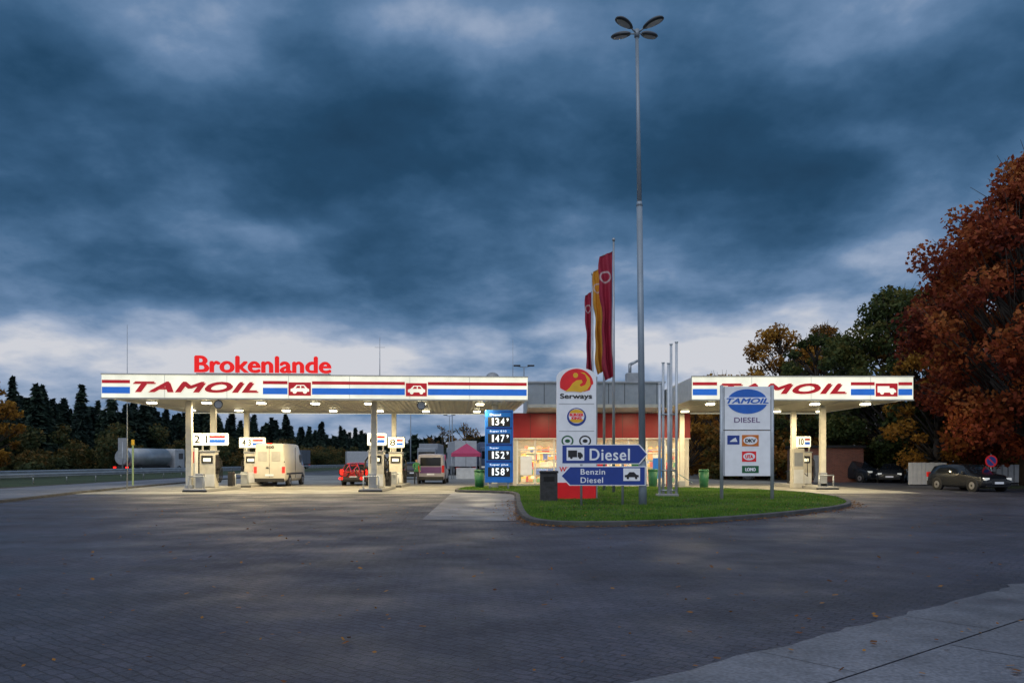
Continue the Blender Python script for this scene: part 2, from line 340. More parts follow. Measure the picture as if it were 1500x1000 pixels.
# ---------------------------------------------------------------- canopies
def slat_mat():
    m=M('soffit_panels',(.38,.35,.26),.45,var=.2); nt=m.node_tree; b=nt.nodes['Principled BSDF']
    tc=nt.nodes.new('ShaderNodeTexCoord'); wv=nt.nodes.new('ShaderNodeTexWave'); wv.inputs['Scale'].default_value=1.2; wv.bands_direction='X'
    nt.links.new(tc.outputs['Object'],wv.inputs[0]); bp=nt.nodes.new('ShaderNodeBump'); bp.inputs['Strength'].default_value=.8; bp.inputs['Distance'].default_value=.06
    nt.links.new(wv.outputs['Fac'],bp.inputs['Height']); nt.links.new(bp.outputs[0],b.inputs['Normal']); return m
soffit=slat_mat()
def icon_box(x0,x1,p,kind,y=-.03):
    prism('icon_field',rect(x0,x1,4.86,5.52),y,y+.02,fred,p)
    s=(x1-x0); f=lambda u,v:(x0+s*u,4.86+.66*v)
    if kind=='car':
        pts=[f(.1,.3),(f(.1,.5)),f(.22,.56),f(.36,.8),f(.7,.8),f(.84,.55),f(.92,.5),f(.92,.3)]
    else:
        pts=[f(.08,.3),f(.08,.78),f(.62,.78),f(.62,.62),f(.8,.62),f(.92,.45),f(.92,.3)]
    prism('icon',pts,y-.015,y,fwhite,p)
    for u in (.28,.74): prism('icon_wheel',ell(*f(u,.28),s*.09,.09,12),y-.02,y-.016,fwhite,p)
    if kind=='car':
        prism('icon_window',[f(.32,.56),f(.4,.73),f(.52,.73),f(.52,.56)],y-.03,y-.016,fred,p); prism('icon_window',[f(.57,.56),f(.57,.73),f(.68,.73),f(.76,.56)],y-.03,y-.016,fred,p)
def canopy(name,loc,rz,W,D,segs,txt,icons,lamps,cols,hasicons='car'):
    p=E(name,loc,rz); z0,z1=4.72,5.84
    box('soffit',.1,W-.1,.1,D-.1,4.74,4.8,soffit,p); box('roof',.1,W-.1,.1,D-.1,5.5,5.74,greym,p)
    box('fascia_front',0,W,0,.1,z0,z1,fwhite,p); box('fascia_back',0,W,D-.1,D,z0,z1,fwhite,p)
    box('fascia_side',0,.1,.1,D-.1,z0,z1,white,p); box('fascia_side',W-.1,W,.1,D-.1,z0,z1,white,p)
    box('edge_trim_top',-.03,W+.03,-.04,.14,z1,z1+.06,cream,p); box('edge_trim_bottom',-.03,W+.03,-.04,.1,z0-.07,z0,cream,p)
    for i,(a,b) in enumerate(segs):
        prism('stripe_red',rect(a,b,5.42,5.58),-.012,0,fred,p); prism('stripe_blue',rect(a,b,4.92,5.24),-.012,0,fblue,p)
    text('TAMOIL',txt[0],txt[1],4.98,5.52,-.01,fred,p,.03,.13,.3,space=1.08)
    for a,b in icons: icon_box(a,b,p,hasicons)
    for x in np.arange(3,W-.5,3.): box('panel_joint',x-.008,x+.008,-.003,.0,z0+.01,z1-.01,greym,p)
    for x in np.arange(1.2,W-.5,2.4): box('soffit_joint',x-.02,x+.02,.15,D-.15,4.725,4.738,greym,p)
    for i,(x,y) in enumerate(lamps):
        box('lamp_housing',x-.24,x+.24,y-.24,y+.24,4.66,4.724,white,p,.01); box('lamp_diffuser',x-.2,x+.2,y-.2,y+.2,4.6,4.659,lampglow,p,.015)
        la=bpy.data.lights.new('downlight','AREA'); la.shape='DISK'; la.size=.36; la.energy=165; la.color=(1,.8,.47)
        lo=bpy.data.objects.new('downlight',la); C.objects.link(lo); lo.parent=p; lo.location=(x,y,4.59)
    for x,y in cols:
        box('column',x-.15,x+.15,y-.15,y+.15,0,4.74,cream,p,.02); box('column_base',x-.2,x+.2,y-.2,y+.2,.0,.35,greym,p,.02)
    return p
lampL=[(x,y) for x in (1.5,4.3,7.1,9.9,12.7,15.5,18.6) for y in (2.4,8.6)]
canopy('petrol_station_canopy',(-20.1,39,0),R(4.1),20.95,13,[(.02,1.35),(7.75,8.95),(10.15,14.75),(15.9,20.9)],(1.5,7.55),[(9,10.1),(14.8,15.85)],lampL,
       [(3.35,2.6),(3.55,6.1),(3.9,12),(13.0,2.2),(13.3,12),(19.5,4.6),(19.6,12)])
lampR=[(x,y) for x in (1.5,4.3,7.1,9.8) for y in (2.4,8.6)]
canopy('truck_canopy',(9.1,40.2,0),0,11.15,12.3,[(.02,1.25),(8.0,9.2),(10.4,11.1)],(1.4,7.8),[(9.25,10.35)],lampR,[(8.6,5.2),(8.6,9.9),(1.7,10.5)],'truck')
rs=E('roof_sign',(-20.1,39.2,0),R(4.1))
text('Brokenlande',4.35,11.05,6.0,6.84,.1,redletters,rs,.12,.08)
tube('frame',[((4.4,.12,5.96),(11.0,.12,5.96),.025,.025)]+[((x,.12,5.8),(x,.12,6.0),.02,.02) for x in (4.8,6.4,8,9.6,10.9)],greym,rs)
an=E('roof_antenna',(-7.8,47,5.7)); tube('mast',[((0,0,0),(0,0,3.2),.03,.015),((-.3,0,2.6),(.3,0,2.6),.01,.01)],galv,an)
an=E('roof_antenna',(0.05,46,5.7)); tube('mast',[((0,0,0),(0,0,2.9),.02,.01)],galv,an)
an=E('roof_antenna',(-21.5,44.5,0)); tube('mast',[((0,0,0),(0,0,9.2),.04,.012)],galv,an)
ds=E('satellite_dish',(-1.1,45,5.75)); bm=bmesh.new(); bmesh.ops.create_uvsphere(bm,u_segments=20,v_segments=12,radius=.42)
bmesh.ops.delete(bm,geom=[v for v in bm.verts if v.co.z>.15],context='VERTS'); me=bpy.data.meshes.new('dish'); bm.to_mesh(me); bm.free()
o=obj('dish',me,greym,ds,True); o.rotation_euler=(R(-60),0,0); o.location=(0,0,.45); tube('mount',[((0,0.1,0),(0,.1,.45),.03,.03)],galv,ds)
for x,y in ((-14.6,39.6),(-4.6,40.4)):
    p=E('lane_sign',(x,y,0)); prism('disc',ell(0,4.42,.22,.22),0,.04,dark,p); prism('face',ell(0,4.42,.18,.18),-.01,0,greym,p); tube('hanger',[((0,.02,4.62),(0,.02,4.74),.02,.02)],dark,p)

# ---------------------------------------------------------------- shop building
sh=E('service_station_building',(0,52,0))
wallb=M('building_wall',(.5,.48,.44),.7,var=.15); redband=M('red_cladding',(.24,.01,.014),.45,emit=(.5,.01,.015),es=.03,var=.25,scale=.7)
bx=lambda n,a,b,c,d,e_,f,m,bev=0: box(n,a,b,c,d,e_,f,m,sh,bev)
bx('wall_left',.05,.3,0,12,0,4.6,wallb); bx('wall_right',11.3,11.55,0,12,0,4.6,wallb); bx('wall_back',.3,11.3,6.8,7,0,4.6,white)
bx('red_band',.0,11.6,-.15,.0,3.1,4.7,redband); bx('band_trim',0,11.6,-.18,-.151,3.04,3.1,white)
for x in np.arange(1.2,11.5,1.2): bx('band_joint',x-.012,x+.012,-.156,-.151,3.12,4.68,dark)
bx('ceiling',.3,11.3,.05,6.8,3.2,3.3,white); bx('floor',.3,11.3,.05,6.8,.0,.06,conc); bx('plinth',.3,11.3,0,.15,0,.12,greym)
for x in (.35,1.5,2.75,4.0,5.2,6.4,7.6,8.8,10.0,11.2): bx('mullion',x-.05,x+.05,0,.08,.12,3.08,white)
bx('transom',.3,11.3,.01,.07,2.3,2.38,white)
gl=bpy.data.materials.new('window_glass'); gl.use_nodes=True; b=gl.node_tree.nodes['Principled BSDF']; b.inputs['Base Color'].default_value=(.9,.95,.95,1); b.inputs['Roughness'].default_value=.03; b.inputs['Alpha'].default_value=.12
bx('glazing',.3,11.3,.035,.04,.12,3.05,gl)
shm=[M('goods_%d'%i,c,.5,emit=c,es=.6) for i,c in enumerate([(.6,.05,.03),(.7,.4,.05),(.8,.7,.5),(.1,.3,.1),(.6,.25,.05),(.75,.6,.35),(.05,.12,.4)])]
for sy in (1.3,3.2,6.4):
    for lv in range(5):
        zb=.2+lv*.5; bx('shelf',.6,10.9,sy,sy+.35,zb-.04,zb,cream)
        x=.65
        while x<10.8:
            ww=random.uniform(.15,.5); 
            if not (2.6<x<4.1 and sy<6): bx('goods',x,x+ww,sy+.02,sy+.3,zb+.001,zb+random.uniform(.2,.42),random.choice(shm))
            x+=ww+.02
for i,x in enumerate((1.6,4.2,7,9.8)):
    bx('ceiling_panel',x-.9,x+.9,1.5,1.9,3.17,3.199,lampglow)
for x in (2.9,8.4):
    la=bpy.data.lights.new('shop_light','AREA'); la.shape='RECTANGLE'; la.size=4; la.size_y=1; la.energy=430; la.color=(1,.68,.28); lo=bpy.data.objects.new('shop_light',la); C.objects.link(lo); lo.parent=sh; lo.location=(x,2.4,3.12)
prism('wall_poster',rect(.55,1.3,.7,1.9),-.02,.0,wsign,sh); prism('poster',rect(5.5,6.2,.8,2.1),-.02,0,redsign,sh); prism('poster',rect(9.2,9.8,.5,1.8),-.02,0,bluelit,sh); prism('poster',rect(7.8,8.5,.5,2.2),-.02,0,green,sh)
slabm=M('roof_panel',(.34,.38,.42),.5,var=.12)
box('roof_slab',.95,9.0,-5,12,4.75,6.2,slabm,sh)
box('roof_cap',.9,9.05,-5.1,12.05,6.2,6.3,galv,sh)
for x in np.arange(1.9,8.9,.95): box('panel_joint',x-.015,x+.015,-5.012,-5.001,4.97,6.18,dark,sh)
box('slab_band',.95,9.0,-5.03,-5.013,4.75,4.95,cream,sh)
box('back_roof',.05,11.5,0.0,12,4.7,4.74,greym,sh)
for i,x in enumerate((2.2,7.8)):
    la=bpy.data.lights.new('entrance_light','AREA'); la.shape='DISK'; la.size=.4; la.energy=80; la.color=(1,.8,.5); lo=bpy.data.objects.new('entrance_light',la); C.objects.link(lo); lo.parent=sh; lo.location=(x,-2.2,4.7)
rp=E('rooftop_ventilator',(7.6,50,6.3)); box('housing',-.45,.45,-.4,.4,0,.8,greym,rp,.04); tube('ducts',[((-.2,0,.8),(-.2,0,1.4),.1,.1),((-.2,0,1.35),(.3,0,1.6),.1,.08)],galv,rp)

# ---------------------------------------------------------------- pumps
def dispenser(p,y,h=2.1):
    box('cabinet',-.42,.42,y-.28,y+.28,.18,h,cream,p,.04); box('display',-.3,.3,y-.31,y-.281,h-.62,h-.2,dark,p); box('base_panel',-.38,.38,y-.295,y-.281,.25,.9,white,p)
    box('display_screen',-.2,.2,y-.318,y-.311,h-.52,h-.34,signglow,p)
    box('side_panel',.421,.44,y-.22,y+.22,.9,h-.15,dark,p); box('top_cap',-.46,.46,y-.32,y+.32,h,h+.08,greym,p,.02)
    hs=[]
    for s in (-1,1):
        for k in range(3):
            yy=y-.16+k*.16; pts=[(s*.44,yy,h-.25),(s*.62,yy,h-.5),(s*.66,yy,.75),(s*.56,yy,.45),(s*.47,yy,.75),(s*.48,yy,1.15)]
            hs+=[(pts[i],pts[i+1],.02,.02) for i in range(5)]; hs.append(((s*.48,yy,1.12),(s*.56,yy,1.32),.035,.03))
    tube('hoses',hs,black,p,6)
def island(x,ys,y0,y1,labels,sx=1.0):
    p=E('fuel_pump_island',(x,0,0)); box('plinth',-.6,.6,y0,y1,.0,.17,conc,p,.03)
    box('plinth_edge',-.62,.62,y0-.02,y0+.1,.0,.1,dark,p,.01)
    for y,l in zip(ys,labels):
        dispenser(p,y)
        tube('sign_posts',[((-.35,y,2.1),(-.35,y,2.5),.04,.04),((.35,y,2.1),(.35,y,2.5),.04,.04)],cream,p)
        box('number_box',-sx,sx,y-.12,y+.12,2.45,3.1,signglow,p,.03)
        text(l,-sx*.75,-sx*.05,2.58,2.98,y-.125,dark,p,.01,.02); prism('red_bar',rect(.05,sx*.9,2.85,2.97),y-.135,y-.121,fred,p); prism('blue_bar',rect(.05,sx*.9,2.6,2.76),y-.135,y-.121,fblue,p)
        box('number_box_end',sx+.001,sx+.02,y-.1,y+.1,2.5,3.05,signglow,p)
    tube('guard_hoop',[((-.4,y0+.25,.1),(-.4,y0+.25,.8),.04,.04),((.4,y0+.25,.1),(.4,y0+.25,.8),.04,.04),((-.4,y0+.25,.8),(.4,y0+.25,.8),.04,.04)],galv,p)
    box('bin',-.2,.2,y0+.6,y0+.95,.17,.95,greym,p,.03)
    box('windscreen_bucket',.1,.4,y1-.8,y1-.4,.17,1.0,dark,p,.03)
    return p
island(-16.35,(43.0,),41,46.3,('2 1',)); island(-16.5,(50.6,),48.4,53,('4 3',),.8)
island(-7.35,(43.3,),41.3,46.3,('6',),.5); island(-7.35,(50.5,),48.5,53,('8',),.5)
island(17.7,(48.4,),44.6,52,('10',),.4)
tb=E('truck_fuel_pump',(16.9,47.2,0)); box('cabinet',-.35,.35,-.25,.25,0,2.35,cream,tb,.04); box('panel',-.25,.25,-.27,-.251,1.3,2.1,greym,tb); box('lower',-.28,.28,-.27,-.251,.3,1.1,white,tb); tube('hose',[((.37,0,2),(.6,0,1.7),.02,.02),((.6,0,1.7),(.62,0,.7),.02,.02),((.62,0,.7),(.4,0,.9),.02,.02)],black,tb,6)
ib=E('island_cabinet',(-16.9,42.2,0)); box('body',-.2,.2,-.2,.2,.17,2.3,white,ib,.03); box('label',-.14,.14,-.215,-.201,1.5,2.1,redsign,ib)

# ---------------------------------------------------------------- signs
p=E('price_sign',(-.7,43,0)); box('frame',-.76,.76,0,.3,.45,4.36,bluelit,p,.03); box('inner',-.7,.7,-.01,.0,.7,4.28,bluesign,p); tube('legs',[((-.5,.15,0),(-.5,.15,.5),.06,.06),((.5,.15,0),(.5,.15,.5),.06,.06)],galv,p)
for i,(s,l) in enumerate((('134','Diesel'),('147','Super E10'),('152','Super'),('158','Super plus'))):
    zt=4.24-i*.9; box('panel',-.68,.68,-.03,-.01,zt-.82,zt-.02,bluelit,p); box('display',-.6,.6,-.045,-.03,zt-.78,zt-.26,dark,p)
    for k_,ch in enumerate(s):
        x_=-.5+k_*.29; wdt=.1 if ch=='1' else .21; text(ch,x_+(.22-wdt),x_+.22,zt-.7,zt-.32,-.046,digit,p,.01,.02)
    text('9',.4,.52,zt-.5,zt-.32,-.046,digit,p,.01,.012); text(l,-.5,-.5+.1*len(l),zt-.2,zt-.08,-.031,digit,p,.01)
p=E('brand_pylon_sign',(1.78,31.6,0)); W=1.56
pts=[(0,.75),(W,.75),(W,4.95)]+[(W/2+W/2*math.cos(a),4.95+.36*math.sin(a)) for a in np.linspace(.15,math.pi-.15,10)]+[(0,4.95)]
prism('body',pts,0,.35,wsign,p); prism('base',rect(.02,W-.02,0,.75),-.03,.33,redsign,p); box('side',W+.001,W+.05,.02,.33,0,4.95,greym,p)
prism('emblem_red',[(1.38,4.62)]+ell(.78,4.66,.66,.6,30,0,math.pi)+[(.13,4.5),(.3,4.4),(.55,4.36),(.8,4.38),(1.1,4.36),(1.3,4.42)],-.02,0,redsign,p)
sw=[(.33,4.36),(.5,4.5),(.62,4.68),(.78,4.8),(.98,4.82),(1.02,4.72),(.9,4.62),(.95,4.55),(1.12,4.62),(1.2,4.8),(1.12,5.02),(.92,5.12),(1.1,5.1),(1.3,4.88),(1.33,4.62),(1.2,4.42),(.95,4.33),(.7,4.36)]
prism('emblem_yellow',sw,-.03,-.021,yellow,p)
prism('emblem_dot',ell(.74,5.0,.1,.1),-.03,-.021,yellow,p)
text('Serways',.12,1.4,4.02,4.28,-.01,dark,p,.01,.025); prism('rule',rect(.08,1.48,3.86,3.88),-.01,0,greym,p)
prism('logo_ring',ell(.78,3.35,.38,.36),-.01,0,bluesign,p); prism('logo_bun',ell(.78,3.38,.31,.29),-.02,-.011,wsign,p); prism('logo_top',ell(.78,3.5,.27,.15,20,0,math.pi),-.03,-.021,yellow,p); prism('logo_bottom',ell(.78,3.25,.27,.13,20,math.pi,2*math.pi),-.03,-.021,yellow,p)
text('BURGER',.5,1.06,3.38,3.49,-.03,redsign,p,.01,.02); text('KING',.58,.98,3.25,3.36,-.03,redsign,p,.01,.02)
prism('rule',rect(.08,1.48,2.78,2.8),-.01,0,greym,p)
for cx,mm in ((.42,green),(1.12,dark)):
    prism('round_logo',ell(cx,2.4,.24,.22),-.01,0,mm,p); prism('round_logo_in',ell(cx,2.4,.18,.16),-.02,-.011,wsign,p); prism('round_logo_mark',ell(cx,2.4,.1,.07),-.03,-.021,mm,p)
text('Willkommen',.1,1.45,1.18,1.38,-.01,redsign,p,.01,.01)
p=E('fuel_brand_sign',(8.1,31,0)); tube('posts',[((.08,.08,0),(.08,.08,4.55),.07,.07),((2.05,.08,0),(2.05,.08,4.55),.07,.07)],M('sign_frame',(.5,.54,.58),.4,.2),p,12)
box('board_upper',.15,1.98,0,.14,2.82,4.5,wsign,p,.015); box('board_lower',.15,1.98,0,.14,1.02,2.78,wsign,p,.015)
for a_,b_ in ((2.82,4.5),(1.02,2.78)):
    for q0 in (rect(.15,.18,a_,b_),rect(1.95,1.98,a_,b_)): prism('edge',q0,-.01,-.001,galv,p)
tm_b=M('totem_blue',(.012,.08,.34),.4,emit=(.012,.1,.45),es=.3)
prism('oval',ell(1.06,3.92,.78,.48,36),-.015,-.001,tm_b,p)
prism('oval_band',[(.2,3.8),(1.92,3.8),(1.96,4.08),(.16,4.08)],-.025,-.016,wsign,p)
text('TAMOIL',.24,1.88,3.84,4.05,-.026,tm_b,p,.01,.03,.3); text('DIESEL',.55,1.55,3.1,3.3,-.005,purple,p,.01)
for x0,x1,z0,z1,m_,s in ((.28,.75,2.25,2.6,bluesign,''),(.85,1.5,2.18,2.62,orange,'DKV'),(.85,1.4,1.58,1.98,redsign,'UTA'),(.85,1.5,1.14,1.42,green,'LOMO')):
    prism('logo_field',rect(x0,x1,z0,z1),-.015,-.001,m_,p)
    if s: 
        if s!='LOMO': prism('logo_oval',ell((x0+x1)/2,(z0+z1)/2,(x1-x0)*.42,(z1-z0)*.36),-.022,-.016,wsign,p)
        text(s,x0+.12,x1-.12,(z0+z1)/2-.07,(z0+z1)/2+.07,-.023,dark if s=='DKV' else (redsign if s=='UTA' else wsign),p,.01,.02)
    else: prism('mark',[(x0+.08,z0+.1),(x1-.08,z0+.1),(x1-.15,z1-.08),(x0+.2,z1-.15)],-.022,-.016,wsign,p)
p=E('direction_sign',(0,26.7,0)); tube('posts',[((2.33,.08,0),(2.33,.08,2.15),.04,.04),((3.72,.08,0),(3.72,.08,2.15),.04,.04)],galv,p,12)
def arrow(x0,x1,z0,z1,tip,y,m,g=0):
    zc=(z0+z1)/2
    return prism('face' if g else 'border',[(x0+g,z0+g),(x1-g,z0+g),(tip-g*1.6,zc),(x1-g,z1-g),(x0+g,z1-g)] if tip>x1 else [(x1-g,z0+g),(x1-g,z1-g),(x0+g,z1-g),(tip+g*1.6,zc),(x0+g,z0+g)],y,y+.02,m,p)
arrow(1.66,4.28,1.5,2.16,4.56,0,wsign); arrow(1.66,4.28,1.5,2.16,4.56,-.012,bluesign,.03)
arrow(1.92,4.48,.78,1.43,1.62,0,wsign); arrow(1.92,4.48,.78,1.43,1.62,-.012,bluesign,.03)
text('Diesel',2.6,3.95,1.62,2.02,-.013,wsign,p,.006,.02,space=1.1)
text('Benzin',2.3,3.12,1.15,1.34,-.013,wsign,p,.006,.008,space=1.1); text('Diesel',2.3,3.05,.87,1.06,-.013,wsign,p,.006,.008,space=1.1)
def icon(x,z,s,kind):
    f=lambda u,v:(x+s*u,z+s*v*.6)
    prism('icon_field',rect(x-.02,x+s+.02,z-.06,z+s*.62+.04),-.02,-.013,wsign,p)
    if kind: pts=[f(.05,.15),f(.05,.85),f(.6,.85),f(.6,.15)]; prism('icon_box',pts,-.026,-.021,dark,p); prism('icon_cab',[f(.64,.15),f(.64,.65),f(.82,.65),f(.95,.4),f(.95,.15)],-.026,-.021,dark,p)
    else: prism('icon_car',[f(.05,.2),f(.05,.42),f(.22,.48),f(.35,.75),f(.65,.75),f(.8,.48),f(.95,.42),f(.95,.2)],-.026,-.021,dark,p)
    for u in (.25,.78): prism('icon_wheel',ell(*f(u,.12),s*.08,s*.08,12),-.03,-.0265,dark,p)
icon(1.85,1.68,.55,True); icon(3.75,1.0,.52,False)
p=E('litter_bin',(1.37,29.8,0)); box('body',-.32,.32,-.3,.3,0,1.15,M('stone_dark',(.05,.05,.052),.8,var=.35,scale=8,bump=.8),p,.03); box('lid',-.35,.35,-.33,.33,1.15,1.24,dark,p,.02); box('slot',-.2,.2,-.31,-.301,.85,1.02,black,p)

p=E('street_lamp',(4.42,26.9,0)); p.rotation_euler=(0,-R(.65),0); mastm=M('mast_paint',(.30,.36,.42),.45,.2,var=.2,scale=.8)
tube('mast',[((0,0,0),(0,0,1.6),.14,.13),((0,0,1.6),(0,0,10.2),.115,.1),((0,0,10.2),(0,0,10.35),.11,.085),((0,0,10.35),(-.02,0,16),.08,.055),((-.02,0,15.9),(-.02,0,16.15),.09,.09)],mastm,p,16)
segs=[]; shell=M('lamp_shell',(.05,.06,.075),.4); lens=M('lamp_lens',(.45,.5,.55),.2)
for sx_ in (-1,1):
    for sy_ in (-1,1):
        ang=math.atan2(sy_*.5,sx_*.6); segs.append(((-.02,0,16.02),(-.02+.3*math.cos(ang),.3*math.sin(ang),16.12),.03,.025))
        h_=E('lamp_head'); h_.parent=p; h_.location=(-.02+.62*math.cos(ang),.62*math.sin(ang),16.16); h_.rotation_euler=(0,-R(8),ang)
        bm=bmesh.new(); bmesh.ops.create_uvsphere(bm,u_segments=18,v_segments=10,radius=1)
        for v in bm.verts: v.co=Vector((v.co.x*.4,v.co.y*.19*(1+.25*v.co.x),v.co.z*(.13 if v.co.z>0 else .04)))
        me=bpy.data.meshes.new('shell'); bm.to_mesh(me); bm.free(); obj('shell',me,shell,h_,True)
        me=bpy.data.meshes.new('lens'); me.from_pydata([(.3*math.cos(t_)+.04,.13*math.sin(t_),-.045) for t_ in np.linspace(0,6.28,16)[:-1]],[],[tuple(range(15))]); obj('lens',me,lens,h_)
tube('arms',segs,mastm,p,8)
def twin(x,y,h):
    p=E('street_lamp',(x,y,0)); tube('mast',[((0,0,0),(0,0,h),.1,.06),((0,0,h),(-.8,0,h+.15),.04,.03),((0,0,h),(.8,0,h+.15),.04,.03)],mastm,p)
    for s in (-1,1): box('lamp_head',s*.7-.35,s*.7+.35,-.15,.15,h+.1,h+.25,dark,p,.05)
twin(1.2,80,11); twin(-14,110,9.5); twin(-11,140,9.5); twin(-7.5,100,9.5)

def flagmat(name,c,logo):
    m=M(name,c,.7,var=.2,scale=1.5); nt=m.node_tree; b=nt.nodes['Principled BSDF']; tc=nt.nodes.new('ShaderNodeTexCoord')
    mp=nt.nodes.new('ShaderNodeMapping'); mp.inputs['Location'].default_value=(-.5,-.5,-.8); nt.links.new(tc.outputs['Generated'],mp.inputs[0])
    sc=nt.nodes.new('ShaderNodeVectorMath'); sc.operation='MULTIPLY'; sc.inputs[1].default_value=(.9,0,8); nt.links.new(mp.outputs[0],sc.inputs[0])
    ln=nt.nodes.new('ShaderNodeVectorMath'); ln.operation='LENGTH'; nt.links.new(sc.outputs[0],ln.inputs[0])
    s1=nt.nodes.new('ShaderNodeMapRange'); s1.inputs[1].default_value=.08; s1.inputs[2].default_value=.0
    ab=nt.nodes.new('ShaderNodeMath'); ab.operation='SUBTRACT'; ab.inputs[1].default_value=.32; nt.links.new(ln.outputs['Value'],ab.inputs[0])
    a2=nt.nodes.new('ShaderNodeMath'); a2.operation='ABSOLUTE'; nt.links.new(ab.outputs[0],a2.inputs[0]); nt.links.new(a2.outputs[0],s1.inputs[0])
    mx=nt.nodes.new('ShaderNodeMix'); mx.data_type='RGBA'; src=b.inputs['Base Color'].links[0].from_socket
    nt.links.new(s1.outputs[0],mx.inputs[0]); nt.links.new(src,mx.inputs[6]); mx.inputs[7].default_value=(.6,.5,.5,1); nt.links.new(mx.outputs[2],b.inputs['Base Color']); return m
fm_r=flagmat('flag_red',(.33,.012,.04),1); fm_y=flagmat('flag_yellow',(.62,.27,.02),1)
for x,y,h,c,wd,ft,fb in ((4.85,38,12.1,fm_r,.62,11.6,5.6),(4.74,41,12.1,fm_y,.5,11.6,6.2),(4.55,45,12.1,fm_r,.36,11.2,6.3)):
    p=E('flagpole',(x,y,0)); tube('pole',[((0,0,0),(0,0,h),.075,.045),((0,0,h),(0,0,h+.12),.07,.07),((-wd,0,ft-.25),(0,0,ft+.02),.015,.015)],galv,p,12)
    V=[];F=[];nu,nv=16,60
    for j in range(nv+1):
        v=j/nv
        for i in range(nu+1):
            u=i/nu; wl=wd*(1-.45*v*v+.09*math.sin(v*9)+.05*math.sin(v*23)); V.append((-.06-u*wl,.16*math.sin(u*11+v*4+math.sin(v*7))*(.35+v),ft-.27*u*(1-v)-(ft-fb)*v+ .2*u*math.sin(v*3+1)*v))
    for j in range(nv):
        for i in range(nu): k_=j*(nu+1)+i; F.append((k_,k_+1,k_+nu+2,k_+nu+1))
    me=bpy.data.meshes.new('flag'); me.from_pydata(V,[],F); o=obj('flag',me,c,p,True)
p=E('pole_rack',(0,34,0)); sg=[]
for x,t_,yy in ((6.3,4.9,0),(6.5,5.8,.25),(6.68,5.75,0),(6.84,6.6,.25),(7.02,6.65,0)): sg.append(((x,yy,.05),(x,yy,t_),.06,.055)); sg.append(((x,yy,t_),(x,yy,t_+.04),.075,.075))
tube('poles',sg,M('pole_white',(.62,.66,.7),.4,.2),p,12); tube('brackets',[((6.25,.1,z_),(7.08,.1,z_),.035,.035) for z_ in (.35,1.2,3.6)],galv,p); box('foot',6.2,7.1,-.15,.4,.0,.2,conc,p,.02)
p=E('marker_post',(-23.8,50,0)); box('post',-.05,.05,-.03,.03,0,2.9,M('post_green',(.35,.45,.2),.5),p,.01); box('cap',-.08,.08,-.05,.05,2.6,2.95,yellow,p,.01)
p=E('highway_sign',(-44,90,0)); tube('post',[((0,0,0),(0,0,3.8),.07,.07)],galv,p); box('panel',-.5,.5,-.05,0,1.9,4.2,greym,p,.02)
p=E('no_stopping_sign',(26.0,43.2,0)); tube('post',[((0,.03,0),(0,.03,2.0),.03,.03)],galv,p); prism('ring',ell(0,1.6,.33,.33),0,.02,redsign,p); prism('face',ell(0,1.6,.25,.25),-.01,-.001,bluesign,p); prism('bar',[(-.2,1.76),(-.16,1.8),(.2,1.44),(.16,1.4)],-.02,-.011,redsign,p)

def rail(x0,y0,x1,y1):
    p=E('guardrail'); n=int(math.hypot(x1-x0,y1-y0)/4); ux,uy=(x1-x0),(y1-y0); l=math.hypot(ux,uy); nx,ny=uy/l,-ux/l
    prof=[(0,.45),(.05,.5),(.05,.56),(0,.6),(.05,.64),(.05,.7),(0,.75)]
    V=[(x0+nx*a_,y0+ny*a_,z_) for a_,z_ in prof]+[(x1+nx*a_,y1+ny*a_,z_) for a_,z_ in prof]; m_=len(prof)
    me=bpy.data.meshes.new('beam'); me.from_pydata(V,[],[(i,i+1,m_+i+1,m_+i) for i in range(m_-1)]); obj('beam',me,galv,p)
    tube('posts',[((x0+ux*i/n-nx*.06,y0+uy*i/n-ny*.06,0),(x0+ux*i/n-nx*.06,y0+uy*i/n-ny*.06,.72),.05,.05) for i in range(n+1)],galv,p,6)
rail(-45,20,-40,200); rail(-46.2,20,-41.2,200); rail(-33,30,-33.5,85)

